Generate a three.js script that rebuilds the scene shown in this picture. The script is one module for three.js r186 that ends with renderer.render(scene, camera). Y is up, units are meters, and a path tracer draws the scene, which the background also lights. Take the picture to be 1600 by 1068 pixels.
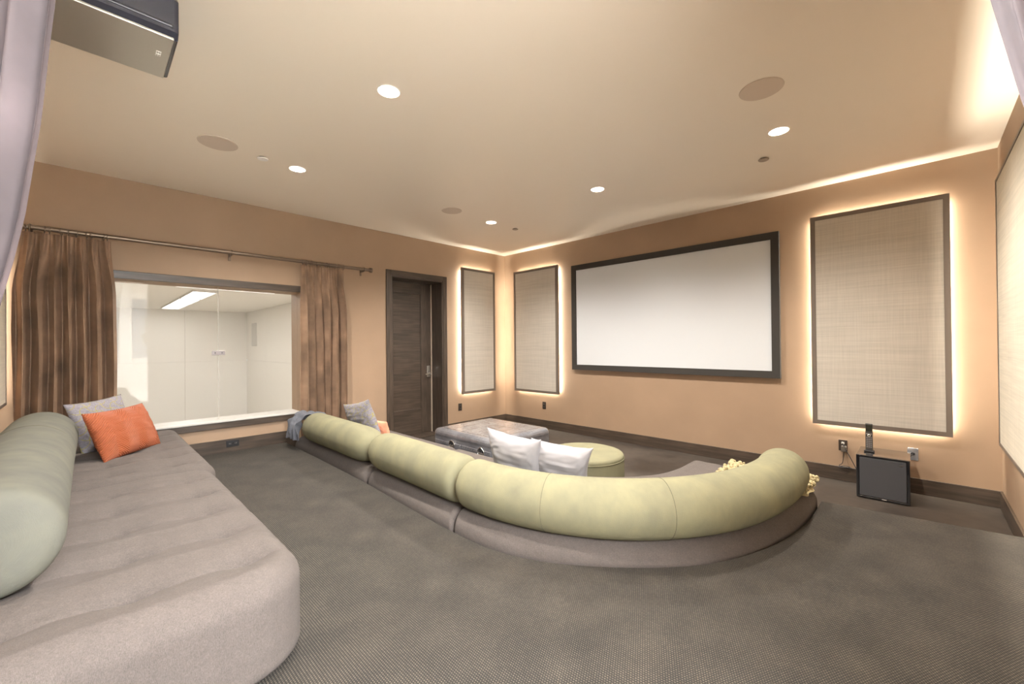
import * as THREE from 'three';
import { RectAreaLightUniformsLib } from 'three/addons/lights/RectAreaLightUniformsLib.js';
import { RoundedBoxGeometry } from 'three/addons/geometries/RoundedBoxGeometry.js';
import { mergeGeometries, mergeVertices } from 'three/addons/utils/BufferGeometryUtils.js';
import { ImprovedNoise } from 'three/addons/math/ImprovedNoise.js';

// ───────────────────────── camera, sky, exposure ─────────────────────────
// origin: far left corner of the room at the lower floor. x runs along the screen wall, z from the screen wall to the back wall.
const scene = new THREE.Scene();
const renderer = new THREE.WebGLRenderer({ antialias: true });
renderer.toneMapping = THREE.LinearToneMapping;
renderer.toneMappingExposure = 2.1;
renderer.shadowMap.enabled = true;
RectAreaLightUniformsLib.init();

const F_PX = 650.59;
const camera = new THREE.PerspectiveCamera(2 * Math.atan(534 / F_PX) * 180 / Math.PI, 1600 / 1068, 0.05, 200);
camera.rotation.order = 'YXZ';
camera.position.set(5.2044, 1.3536, 5.1408);
camera.rotation.set(0.30203 * Math.PI / 180, 44.402 * Math.PI / 180, -0.53976 * Math.PI / 180);
scene.add(camera);

scene.background = new THREE.Color().setRGB(3.2, 3.7, 4.4);       // overcast daylight beyond the hall windows

const LIGHT = { spot: 11.5, led: 74, hall: 74, court: 1.9 };
const WARM = new THREE.Color().setRGB(1.0, 0.94, 0.86);
const LEDC = new THREE.Color().setRGB(1.0, 0.91, 0.76);

// ───────────────────────── room measures ─────────────────────────
const H = 2.9, W = 5.668, D = 5.65, PL = 0.255, T = 0.3;

// ───────────────────────── helpers ─────────────────────────
let seed = 1234567;
const rnd = () => { seed = (seed * 1664525 + 1013904223) >>> 0; return seed / 4294967296; };
const perlin = new ImprovedNoise();
const V = (x, y, z) => new THREE.Vector3(x, y, z);
const clamp = (x, a = 0, b = 1) => Math.min(b, Math.max(a, x));
const smooth = (a, b, x) => { const t = clamp((x - a) / (b - a)); return t * t * (3 - 2 * t); };
const names = new Map();
const numbered = (n) => { const k = names.get(n) ?? 0; names.set(n, k + 1); return k ? `${n}_${String(k).padStart(3, '0')}` : n; };
function thing(name, label, category, [x, y, z] = [0, 0, 0], turn = 0, group) {
  const o = new THREE.Group(); o.name = numbered(name); o.position.set(x, y, z); o.rotation.y = turn;
  o.userData = { label, category }; if (group) o.userData.group = group;
  scene.add(o); return o;
}
function part(parent, name, geo, mat, label) {
  const m = new THREE.Mesh(geo, mat); m.name = name; parent.add(m);
  if (label) m.userData.label = label;
  return m;
}
function struct(name, geo, mat, label) {
  const m = new THREE.Mesh(geo, mat); m.name = name; m.userData = { kind: 'structure', label, category: name.split('_')[0] }; scene.add(m); return m;
}
function structGroup(name, label) {
  const g = new THREE.Group(); g.name = name; g.userData = { kind: 'structure', label, category: name.split('_')[0] }; scene.add(g); return g;
}
// uv in metres from the dominant axis of each face
function boxUV(g0, s = 1, rot = false) {
  const g = g0.index ? g0.toNonIndexed() : g0;
  const p = g.attributes.position, uv = new Float32Array(p.count * 2);
  const a = V(), b = V(), c = V(), n = V();
  for (let i = 0; i < p.count; i += 3) {
    a.fromBufferAttribute(p, i); b.fromBufferAttribute(p, i + 1); c.fromBufferAttribute(p, i + 2);
    n.copy(b).sub(a).cross(c.clone().sub(a));
    const ax = Math.abs(n.x), ay = Math.abs(n.y), az = Math.abs(n.z);
    [a, b, c].forEach((q, k) => {
      let u, v;
      if (ay >= ax && ay >= az) { u = q.x; v = q.z; } else if (ax >= az) { u = q.z; v = q.y; } else { u = q.x; v = q.y; }
      if (rot) [u, v] = [v, u];
      uv[(i + k) * 2] = u * s; uv[(i + k) * 2 + 1] = v * s;
    });
  }
  g.setAttribute('uv', new THREE.BufferAttribute(uv, 2));
  return g;
}
function clean(g) { const h = g.index ? g.toNonIndexed() : g; for (const k of Object.keys(h.attributes)) if (!['position', 'normal', 'uv'].includes(k)) h.deleteAttribute(k); return h; }
const merge = (list) => mergeGeometries(list.map(clean));
function bx(w, h, d, x = 0, y = 0, z = 0, r = 0, rot = false) {
  const g = r > 0 ? new RoundedBoxGeometry(w, h, d, 2, Math.min(r, w / 2.01, h / 2.01, d / 2.01)) : new THREE.BoxGeometry(w, h, d);
  g.translate(x, y, z); return boxUV(g, 1, rot);
}
const bxx = (x0, x1, y0, y1, z0, z1, r = 0, rot = false) => bx(x1 - x0, y1 - y0, z1 - z0, (x0 + x1) / 2, (y0 + y1) / 2, (z0 + z1) / 2, r, rot);
// average normals of coincident vertices (keeps uv seams)
function smoothNormals(g) {
  g.computeVertexNormals();
  const p = g.attributes.position, n = g.attributes.normal, map = new Map();
  const key = (i) => `${Math.round(p.getX(i) * 2e4)},${Math.round(p.getY(i) * 2e4)},${Math.round(p.getZ(i) * 2e4)}`;
  for (let i = 0; i < p.count; i++) { const k = key(i); const v = map.get(k) ?? V(); v.x += n.getX(i); v.y += n.getY(i); v.z += n.getZ(i); map.set(k, v); }
  for (let i = 0; i < p.count; i++) { const v = map.get(key(i)); const l = v.length() || 1; n.setXYZ(i, v.x / l, v.y / l, v.z / l); }
  return g;
}
// surface from a grid of points f(u, v) -> [x, y, z, tu?, tv?]
function grid(nu, nv, f, flip = false) {
  const pos = [], uv = [], idx = [];
  for (let j = 0; j <= nv; j++) for (let i = 0; i <= nu; i++) {
    const q = f(i / nu, j / nv); pos.push(q[0], q[1], q[2]); uv.push(q[3] ?? i / nu, q[4] ?? j / nv);
  }
  for (let j = 0; j < nv; j++) for (let i = 0; i < nu; i++) {
    const a = j * (nu + 1) + i, b = a + 1, c = a + nu + 1, d = c + 1;
    if (flip) idx.push(a, c, b, b, c, d); else idx.push(a, b, c, b, d, c);
  }
  const g = new THREE.BufferGeometry();
  g.setAttribute('position', new THREE.Float32BufferAttribute(pos, 3)); g.setAttribute('uv', new THREE.Float32BufferAttribute(uv, 2)); g.setIndex(idx);
  return smoothNormals(g);
}
// closed loft through rings of points, ends closed to their centres
function loft(rings, flip = false) {
  const n = rings[0].length, pos = [], uv = [], idx = [];
  let run = 0, prev = null;
  rings.forEach((r) => {
    const c = r.reduce((s, q) => s.add(q), V()).divideScalar(n);
    if (prev) run += c.distanceTo(prev); prev = c;
    let around = 0;
    for (let i = 0; i <= n; i++) { const q = r[i % n]; if (i) around += q.distanceTo(r[(i - 1) % n]); pos.push(q.x, q.y, q.z); uv.push(run, around); }
  });
  const m = n + 1, tri = (a, b, c) => flip ? idx.push(a, c, b) : idx.push(a, b, c);
  for (let j = 0; j < rings.length - 1; j++) for (let i = 0; i < n; i++) { const a = j * m + i; tri(a, a + 1, a + m); tri(a + 1, a + m + 1, a + m); }
  for (const e of [0, rings.length - 1]) {
    const c = rings[e].reduce((s, q) => s.add(q), V()).divideScalar(n); const k = pos.length / 3;
    pos.push(c.x, c.y, c.z); uv.push(uv[e * m * 2], 0);
    for (let i = 0; i < n; i++) e ? tri(e * m + i, e * m + i + 1, k) : tri(e * m + i + 1, e * m + i, k);
  }
  const g = new THREE.BufferGeometry();
  g.setAttribute('position', new THREE.Float32BufferAttribute(pos, 3)); g.setAttribute('uv', new THREE.Float32BufferAttribute(uv, 2)); g.setIndex(idx);
  return smoothNormals(g);
}
function mottle(g, f, amp, s0 = 0) {                                // nap of the velvet: patches lying one way or the other
  const p = g.attributes.position, c = new Float32Array(p.count * 3);
  for (let i = 0; i < p.count; i++) {
    const x = p.getX(i) * f + s0, y = p.getY(i) * f, z = p.getZ(i) * f;
    const n = perlin.noise(x, y * 0.7, z) + 0.6 * perlin.noise(x * 2.3 + 7, y * 1.6, z * 2.3) + 0.4 * perlin.noise(x * 5.1, y * 3.1 + 3, z * 5.1) + 0.3 * perlin.noise(x * 11, y * 6, z * 11);
    const k = 1 + amp * n; c[i * 3] = k; c[i * 3 + 1] = k * (1 - 0.05 * n * amp); c[i * 3 + 2] = k * (1 - 0.35 * n * amp);
  }
  g.setAttribute('color', new THREE.BufferAttribute(c, 3)); return g;
}
const tube = (pts, r, seg = 40, rad = 8) => clean(new THREE.TubeGeometry(new THREE.CatmullRomCurve3(pts.map((q) => V(...q))), seg, r, rad));
const cyl = (r0, r1, h, x = 0, y = 0, z = 0, seg = 40) => clean(new THREE.CylinderGeometry(r0, r1, h, seg).translate(x, y, z));

// ───────────────────────── textures ─────────────────────────
const hash = (i, j, s) => { let h = (i * 374761393 + j * 668265263 + s * 974634777) | 0; h = Math.imul(h ^ (h >>> 13), 1274126177); return ((h ^ (h >>> 16)) >>> 0) / 4294967296; };
function tileNoise(x, y, px, py, s = 0) {            // value noise that repeats after px, py cells
  const xi = Math.floor(x), yi = Math.floor(y), fx = x - xi, fy = y - yi, u = fx * fx * (3 - 2 * fx), v = fy * fy * (3 - 2 * fy);
  const m = (a, b) => ((a % b) + b) % b, q = (a, b) => hash(m(xi + a, px), m(yi + b, py), s);
  return (q(0, 0) * (1 - u) + q(1, 0) * u) * (1 - v) + (q(0, 1) * (1 - u) + q(1, 1) * u) * v;
}
const fbm = (u, v, f, s, o = 4) => { let a = 0, w = 0.5, t = 0; for (let k = 0; k < o; k++) { a += w * tileNoise(u * f, v * f, f, f, s + k); t += w; w *= 0.5; f *= 2; } return a / t; };
function tex(size, metres, srgb, fn) {
  const d = new Uint8Array(size * size * 4);
  for (let j = 0; j < size; j++) for (let i = 0; i < size; i++) {
    const c = fn(i / size, j / size, i, j), k = (j * size + i) * 4;
    for (let q = 0; q < 3; q++) d[k + q] = clamp(Array.isArray(c) ? c[q] : c) * 255;
    d[k + 3] = 255;
  }
  const t = new THREE.DataTexture(d, size, size); t.wrapS = t.wrapT = THREE.RepeatWrapping; t.magFilter = THREE.LinearFilter; t.minFilter = THREE.LinearMipmapLinearFilter; t.generateMipmaps = true;
  if (srgb) t.colorSpace = THREE.SRGBColorSpace;
  t.repeat.set(1 / metres, 1 / metres); t.needsUpdate = true; return t;
}
const mul = (k) => [k, k, k];
const tPlaster = tex(512, 1.7, true, (u, v) => mul(0.93 + 0.07 * fbm(u, v, 6, 3, 6)));
const tPlasterB = tex(512, 0.6, false, (u, v) => 0.5 * fbm(u, v, 24, 9, 3) + 0.5 * fbm(u, v, 6, 5, 2));
const loopAt = (u, v) => {                                          // loop pile carpet, 9 mm loops, 0.72 m tile
  const n = 80, x = u * n, y = v * n, i = Math.floor(y), ox = (i % 2) * 0.5, fx = (x + ox) % 1, fy = y % 1;
  const d = Math.hypot((fx - 0.5) * 1.0, (fy - 0.5) * 1.15); return { b: clamp(1 - d * 1.9), id: hash((Math.floor(x + ox)) % n, i, 4) };
};
const tCarpet = tex(1024, 0.72, true, (u, v) => {
  const l = loopAt(u, v), k = 0.30 + 0.62 * Math.pow(l.b, 1.2) * (0.75 + 0.35 * l.id) + 0.16 * (fbm(u, v, 5, 21, 5) - 0.5);
  return [k * 1.0, k * 0.955, k * 0.87];
});
const tCarpetB = tex(1024, 0.72, false, (u, v) => loopAt(u, v).b);
const linen = (u, v) => {
  const h = fbm(u * 1, v, 4, 31, 3), a = tileNoise(u * 5, v * 210, 5, 210, 1), a2 = tileNoise(u * 2, v * 60, 2, 60, 8), b = tileNoise(u * 190, v * 6, 190, 6, 2);
  return 0.82 + 0.05 * (a - 0.5) + 0.04 * (b - 0.5) + 0.03 * (a2 - 0.5) + 0.03 * (h - 0.5);
};
const tLinen = tex(1024, 1.0, true, (u, v) => { const k = linen(u, v) + 0.12; return [k, k * 0.985, k * 0.96]; });
const tLinenB = tex(1024, 1.0, false, (u, v) => (linen(u, v) - 0.6) * 2);
const tHeather = tex(512, 0.16, true, (u, v) => { const k = 0.88 + 0.17 * (tileNoise(u * 200, v * 40, 200, 40, 5) - 0.5) + 0.12 * (tileNoise(u * 40, v * 200, 40, 200, 6) - 0.5) + 0.06 * (fbm(u, v, 4, 7) - 0.5); return [k, k * 0.985, k * 0.97]; });
const tHeatherB = tex(512, 0.16, false, (u, v) => 0.5 + 0.5 * (tileNoise(u * 200, v * 40, 200, 40, 5) - 0.5) + 0.5 * (tileNoise(u * 40, v * 200, 40, 200, 6) - 0.5));
const tVelvetB = tex(512, 0.12, false, (u, v) => tileNoise(u * 120, v * 120, 120, 120, 3));
const tDrape = tex(1024, 0.8, true, (u, v) => { const m = fbm(u, v, 6, 51, 6), w = tileNoise(u * 40, v * 6, 40, 6, 4), k = 0.76 + 0.34 * (m - 0.5) + 0.10 * (w - 0.5); return [k, k * 0.98, k * 0.96]; });
const woodFn = (su, sv, s) => (u, v) => { const w = fbm(u, v, 4, s, 3) * 0.6; const g1 = tileNoise(u * su + 0, v * sv, su, sv, s + 1), g2 = tileNoise(u * su * 2, v * sv * 3, su * 2, sv * 3, s + 2); const k = 0.68 + 0.20 * (g1 - 0.5) + 0.12 * (g2 - 0.5) + 0.22 * (w - 0.3); return [k, k * 0.97, k * 0.93]; };
const tWoodU = tex(512, 0.6, true, woodFn(3, 46, 61));               // grain along u
const tWoodV = tex(512, 0.6, true, woodFn(46, 3, 71));               // grain along v
const tConcrete = tex(1024, 2.2, true, (u, v) => { const a = fbm(u, v, 5, 81, 7), b = fbm(u, v, 40, 91, 3); const k = 0.70 + 0.5 * (a - 0.5) + 0.16 * (b - 0.5); return [k, k * 0.97, k * 0.94]; });
const tConcreteR = tex(512, 2.2, false, (u, v) => 0.55 + 0.5 * (fbm(u, v, 5, 81, 5) - 0.4));
const tMetal = tex(512, 0.5, true, (u, v) => mul(0.80 + 0.12 * (tileNoise(u * 4, v * 160, 4, 160, 5) - 0.5) + 0.25 * (fbm(u, v, 5, 99, 4) - 0.5)));
const tWrinkle = tex(512, 0.5, false, (u, v) => { const r = (s, f) => 1 - Math.abs(2 * fbm(u, v, f, s, 3) - 1); return 0.5 * Math.pow(r(111, 5), 6) + 0.35 * Math.pow(r(121, 9), 8) + 0.15 * fbm(u, v, 6, 5); });
const chev = (u, v) => { const f = Math.abs(((u * 3) % 1) - 0.5) * 2; return 0.5 + 0.5 * Math.sin((v * 26 + f * 5.0) * Math.PI * 2); };
const tChevron = tex(512, 1, true, (u, v) => { const k = 0.90 + 0.09 * (chev(u, v) - 0.5) + 0.05 * (fbm(u, v, 8, 4) - 0.5); return [k, k * 0.97, k * 0.95]; });
const tChevronB = tex(512, 1, false, (u, v) => chev(u, v));
const lattice = (u, v) => { const f = 4, x = u * f + 0.16 * Math.sin(v * f * 6.283), y = v * f + 0.16 * Math.sin(u * f * 6.283); const a = Math.abs(((x + y) % 1) - 0.5), b = Math.abs(((x - y + 8) % 1) - 0.5); const q = Math.min(a, b); return 1 - smooth(0.03, 0.075, q); };
const tLattice = tex(512, 1, true, (u, v) => { const l = lattice(u, v) * smooth(0.25, 0.5, fbm(u, v, 10, 17)), n = 0.9 + 0.18 * (tileNoise(u * 60, v * 130, 60, 130, 2) - 0.5); const g = [0.72, 0.70, 0.72], y = [0.80, 0.76, 0.44]; return [0, 1, 2].map((k) => n * (g[k] * (1 - l) + y[k] * l)); });

// ───────────────────────── materials ─────────────────────────
const C = (r, g, b) => new THREE.Color().setRGB(r, g, b);
const std = (color, rough, o = {}) => new THREE.MeshStandardMaterial({ color, roughness: rough, metalness: 0, ...o });
const phy = (color, rough, o = {}) => new THREE.MeshPhysicalMaterial({ color, roughness: rough, metalness: 0, ...o });
const M = {
  wall: std(C(0.365, 0.248, 0.162), 0.62, { map: tPlaster, bumpMap: tPlasterB, bumpScale: 0.0006 }),
  ceil: std(C(0.80, 0.725, 0.625), 0.42, { bumpMap: tPlasterB, bumpScale: 0.0001 }),
  carpet: std(C(0.205, 0.187, 0.173), 0.95, { map: tCarpet, bumpMap: tCarpetB, bumpScale: 0.0025 }),
  floor: std(C(0.10, 0.083, 0.07), 1, { map: tConcrete, roughnessMap: tConcreteR }),
  woodU: phy(C(0.14, 0.105, 0.082), 0.42, { map: tWoodU, clearcoat: 0.25, clearcoatRoughness: 0.3 }),
  woodV: phy(C(0.14, 0.105, 0.082), 0.42, { map: tWoodV, clearcoat: 0.25, clearcoatRoughness: 0.3 }),
  linen: std(C(0.56, 0.535, 0.495), 0.9, { map: tLinen, bumpMap: tLinenB, bumpScale: 0.0008 }),
  ivory: std(C(0.84, 0.79, 0.69), 0.9, { map: tLinen, bumpMap: tLinenB, bumpScale: 0.0008 }),
  frame: std(C(0.15, 0.122, 0.10), 0.45),
  screenFrame: std(C(0.035, 0.031, 0.027), 0.75),
  screen: std(C(0.60, 0.62, 0.645), 0.85),
  velvetPlain: phy(C(0.18, 0.169, 0.105), 0.9, { sheen: 0.12, specularIntensity: 0.3 }),
  velvet: phy(C(0.198, 0.186, 0.117), 0.9, { vertexColors: true, specularIntensity: 0.3, bumpMap: tVelvetB, bumpScale: 0.0004, sheen: 0.0, sheenRoughness: 0.5, sheenColor: C(0.8, 0.8, 0.6) }),
  velvetCool: phy(C(0.137, 0.136, 0.114), 0.9, { vertexColors: true, specularIntensity: 0.3, bumpMap: tVelvetB, bumpScale: 0.0004, sheen: 0.0, sheenRoughness: 0.5, sheenColor: C(0.8, 0.8, 0.65) }),
  heather: std(C(0.122, 0.104, 0.096), 0.95, { map: tHeather, bumpMap: tHeatherB, bumpScale: 0.0006 }),
  seam: std(C(0.08, 0.068, 0.06), 0.95),
  seamGreen: std(C(0.10, 0.092, 0.06), 0.95),
  brown: phy(C(0.46, 0.305, 0.205), 0.75, { map: tDrape, sheen: 0.9, sheenRoughness: 0.35, sheenColor: C(0.55, 0.38, 0.24), side: THREE.DoubleSide }),
  mauve: phy(C(0.112, 0.09, 0.1), 0.8, { map: tDrape, sheen: 0.8, sheenRoughness: 0.45, sheenColor: C(0.6, 0.52, 0.55), side: THREE.DoubleSide }),
  bronze: std(C(0.22, 0.17, 0.13), 0.35, { metalness: 0.75 }),
  black: std(C(0.02, 0.02, 0.022), 0.35),
  blackMatte: std(C(0.03, 0.03, 0.03), 0.75),
  gloss: phy(C(0.012, 0.012, 0.014), 0.08, { clearcoat: 1, clearcoatRoughness: 0.04 }),
  grille: std(C(0.055, 0.055, 0.06), 0.9),
  chrome: std(C(0.75, 0.74, 0.72), 0.18, { metalness: 1 }),
  nickel: std(C(0.66, 0.63, 0.58), 0.3, { metalness: 1 }),
  white: std(C(0.82, 0.80, 0.77), 0.5),
  court: std(C(0.90, 0.875, 0.83), 0.75),
  glass: phy(C(1, 1, 1), 0.01, { transmission: 1, thickness: 0, ior: 1.5 }),
  clearGlass: phy(C(1, 1, 1), 0.01, { transmission: 1, thickness: 0, ior: 1.5, specularIntensity: 0.22 }),
  satin: phy(C(0.285, 0.272, 0.282), 0.5, { sheen: 0.15, sheenRoughness: 0.3, sheenColor: C(0.9, 0.9, 0.9) }),
  orange: std(C(0.41, 0.108, 0.040), 0.55, { map: tChevron, bumpMap: tChevronB, bumpScale: 0.004 }),
  lattice: std(C(0.56, 0.55, 0.58), 0.85, { map: tLattice }),
  alu: std(C(0.50, 0.505, 0.55), 0.40, { metalness: 0.75, map: tMetal, bumpMap: tWrinkle, bumpScale: 0.0015 }),
  film: phy(C(1, 1, 1), 0.1, { transmission: 1, thickness: 0, ior: 1.5, bumpMap: tWrinkle, bumpScale: 0.006 }),
  throwBlue: std(C(0.13, 0.14, 0.168), 0.95, { map: tHeather, side: THREE.DoubleSide }),
  fleece: std(C(0.40, 0.335, 0.19), 0.98),
  spk: std(C(0.60, 0.51, 0.43), 0.8),
  can: std(C(0.88, 0.86, 0.82), 0.4),
};
const glow = (c, k) => new THREE.MeshStandardMaterial({ color: 0x000000, emissive: c, emissiveIntensity: k });

function areaLight(parent, color, I, w, h, pos, rx = -Math.PI / 2, ry = 0) { // shines along its own -z: rx = -90 degrees shines down
  const l = new THREE.RectAreaLight(color, I, w, h); l.name = 'area_light'; l.position.set(...pos); l.rotation.set(rx, ry, 0); parent.add(l); return l;
}

// ───────────────────────── room shell ─────────────────────────
const shapeOf = (pts) => { const s = new THREE.Shape(); pts.forEach(([x, y], i) => i ? s.lineTo(x, y) : s.moveTo(x, y)); s.closePath(); return s; };
const rectPath = (x0, x1, y0, y1) => { const p = new THREE.Path(); p.moveTo(x0, y0); p.lineTo(x1, y0); p.lineTo(x1, y1); p.lineTo(x0, y1); p.closePath(); return p; };
const slab = (shape, depth) => new THREE.ExtrudeGeometry(shape, { depth, bevelEnabled: false, curveSegments: 40 });
const DOOR = { z0: 1.34, z1: 2.207, y1: 2.32 }, WIN = { z0: 3.384, z1: 5.12, y0: 0.575, y1: 1.985 }, ENTRY = { z0: 4.27, z1: 5.5, y1: 2.8 };
{ // wall_left: plane x = 0, runs along z. Shape drawn in (z, y), extruded to -x
  const s = shapeOf([[-T, -0.2], [D + T, -0.2], [D + T, H], [-T, H]]);
  s.holes.push(rectPath(DOOR.z0, DOOR.z1, 0, DOOR.y1), rectPath(WIN.z0, WIN.z1, WIN.y0, WIN.y1));
  const g = slab(s, T); g.rotateY(-Math.PI / 2);                    // (x,y,z)->(-z, y, x)
  struct('wall_left', boxUV(g), M.wall, 'tan painted wall with the dark door and the wide internal window');
}
struct('wall_front', bxx(0, W + T, -0.2, H, -T, 0), M.wall, 'tan painted wall carrying the projection screen');
{ // wall_right: plane x = W with the entry opening
  const s = shapeOf([[0, -0.2], [D + T, -0.2], [D + T, H], [0, H]]);
  s.holes.push(rectPath(ENTRY.z0, ENTRY.z1, PL, ENTRY.y1));
  const g = slab(s, T); g.rotateY(-Math.PI / 2); g.translate(W + T, 0, 0);
  struct('wall_right', boxUV(g), M.wall, 'tan painted side wall with the ivory fabric panel');
}
struct('wall_back', bxx(0, W, -0.2, H, D, D + T), M.wall, 'tan painted wall behind the long tufted sofa');
struct('floor', bxx(-T, W, -0.2, 0, -T, D), M.floor, 'brown smooth lower floor in front of the screen');

// ceiling with real holes for the recessed lights
const DL = [[1.34, 3.85], [2.91, 3.85], [4.48, 3.85], [1.34, 1.55], [2.91, 1.55], [4.48, 1.58]];
{
  const s = shapeOf([[-T, -T], [W + T, -T], [W + T, D + T], [-T, D + T]]);
  for (const [x, z] of DL) { const p = new THREE.Path(); p.absarc(x, z, 0.062, 0, Math.PI * 2, true); s.holes.push(p); }
  const g = slab(s, 0.03); g.rotateX(Math.PI / 2); g.translate(0, H + 0.03, 0);
  struct('ceiling', boxUV(g), M.ceil, 'satin beige painted ceiling with recessed lights');
}
// raised platform whose edge follows the outside of the curved sofa
const EDGE = [[0, 3.545], [0.31, 3.545], [1.0, 3.552], [1.96, 3.572], [2.73, 3.612], [3.2, 3.632], [3.512, 3.622], [3.671, 3.588], [3.834, 3.524], [3.969, 3.441], [4.094, 3.346], [4.211, 3.243], [4.322, 3.130], [4.427, 2.998], [4.525, 2.816], [4.610, 2.574], [4.660, 2.364], [4.697, 2.078], [4.707, 1.802], [4.707, 1.604]];
const edgeCurve = new THREE.CatmullRomCurve3(EDGE.map(([x, z]) => V(x, 0, z)), false, 'centripetal');
{
  const pts = edgeCurve.getPoints(120).map((p) => [p.x, p.z]);
  const s = shapeOf([...pts, [5.085, 1.561], [W, 1.49], [W, D], [0, D]]);
  const g = new THREE.ExtrudeGeometry(s, { depth: PL, bevelEnabled: true, bevelThickness: 0.012, bevelSize: 0.012, bevelOffset: -0.012, bevelSegments: 3, curveSegments: 40 });
  g.rotateX(Math.PI / 2); g.scale(1, (PL - 0.0) / (PL + 0.024), 1); g.computeBoundingBox(); g.translate(0, PL - g.boundingBox.max.y, 0);
  struct('floor_upper', boxUV(g), M.carpet, 'raised platform covered in grey-brown loop pile carpet');
}
// baseboards
const BH = 0.135, BT = 0.016;
struct('baseboard_front', bxx(0, W, 0, BH, 0, BT, 0.003), M.woodU, 'dark wood baseboard under the projection screen');
struct('baseboard_right', merge([bxx(W - BT, W, 0, BH, BT, 1.49, 0.003), bxx(W - BT, W, PL, PL + BH, 1.49, ENTRY.z0 - 0.1, 0.003)]), M.woodU, 'dark wood baseboard along the side wall');
struct('baseboard_back', bxx(0, W, PL, PL + BH, D - BT, D, 0.003), M.woodU, 'dark wood baseboard behind the tufted sofa');
{
  const gr = structGroup('baseboard_left', 'dark wood baseboard stepping up onto the carpeted platform');
  part(gr, 'board', bxx(0, BT, 0, BH, BT, 1.268, 0.003), M.woodU);
  part(gr, 'board', bxx(0, BT, 0, BH, 2.292, 3.436, 0.003), M.woodU);
  // mitred step: upright end and platform run
  const ext = (pts) => { const g = slab(shapeOf(pts), BT); g.rotateY(-Math.PI / 2); g.translate(BT, 0, 0); return boxUV(g); };
  part(gr, 'board', ext([[3.437, 0], [3.541, 0], [3.541, 0.272], [3.437, 0.384]]), M.woodV);
  part(gr, 'board', ext([[3.439, 0.386], [3.543, 0.274], [3.543, PL], [D, PL], [D, 0.386]]), M.woodU);
}
// ───────────────────────── door ─────────────────────────
{
  const g = structGroup('door_1', 'dark stained wooden door set deep in its frame');
  const { z0, z1, y1 } = DOOR, w = 0.075, X = -0.27;
  part(g, 'door_casing', bxx(0, 0.02, 0, y1 + w, z0 - w, z0, 0.003), M.woodV);
  part(g, 'door_casing', bxx(0, 0.02, 0, y1 + w, z1, z1 + w, 0.003), M.woodV);
  part(g, 'door_casing', bxx(0, 0.02, y1, y1 + w, z0, z1, 0.003), M.woodU);
  part(g, 'jamb', bxx(-T, 0.012, 0, y1, z0, z0 + 0.02, 0.002), M.woodV);
  part(g, 'jamb', bxx(-T, 0.012, 0, y1, z1 - 0.02, z1, 0.002), M.woodV);
  part(g, 'jamb', bxx(-T, 0.012, y1 - 0.02, y1, z0 + 0.02, z1 - 0.02, 0.002), M.woodU);
  part(g, 'door_stop', merge([bxx(X, X + 0.015, 0, y1 - 0.02, z1 - 0.034, z1 - 0.02, 0.002), bxx(X, X + 0.015, y1 - 0.034, y1 - 0.02, z0 + 0.02, z1 - 0.02, 0.002)]), M.woodV);
  part(g, 'door_stop', bxx(X, X + 0.015, 0, y1 - 0.02, z0 + 0.02, z0 + 0.036, 0.002), std(C(0.36, 0.29, 0.22), 0.5), 'pale weatherstrip beside the lock');
  const a = z0 + 0.034, b = z1 - 0.022, t = y1 - 0.024, pz0 = 1.552, pz1 = 2.02, py0 = 0.385, py1 = 2.127;
  part(g, 'stile', bxx(X - 0.04, X, 0.008, t, a, pz0, 0.004), M.woodV);
  part(g, 'stile', bxx(X - 0.04, X, 0.008, t, pz1, b, 0.004), M.woodV);
  part(g, 'rail', bxx(X - 0.04, X, py1, t, pz0, pz1, 0.004), M.woodU);
  part(g, 'rail', bxx(X - 0.04, X, 0.008, py0, pz0, pz1, 0.004), M.woodU);
  part(g, 'door_panel', bxx(X - 0.035, X - 0.014, py0, py1, pz0, pz1), M.woodU);
  const lock = part(g, 'lock_plate', merge([bx(0.022, 0.115, 0.055, X + 0.011, 0.975, 1.425, 0.004), bx(0.022, 0.055, 0.055, X + 0.011, 0.885, 1.425, 0.004)]), M.nickel, 'brushed nickel keypad lock');
  part(lock, 'lever', merge([cyl(0.01, 0.01, 0.05).rotateZ(Math.PI / 2).translate(X + 0.04, 0.905, 1.425), bx(0.012, 0.016, 0.10, X + 0.062, 0.905, 1.46, 0.004)]), M.nickel);
  part(g, 'threshold', bxx(-T, -0.005, -0.001, 0.006, z0 + 0.02, z1 - 0.02), M.woodU);
}
struct('wall_corridor', bxx(-0.42, -0.315, -0.2, H, 0.9, 2.15), M.wall, 'corridor wall closing the passage behind the door');
struct('wall_corridor_side', bxx(-0.42, -0.315, 2.15, 2.6, 2.15, 2.34), M.wall, 'corridor wall above the court');
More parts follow.
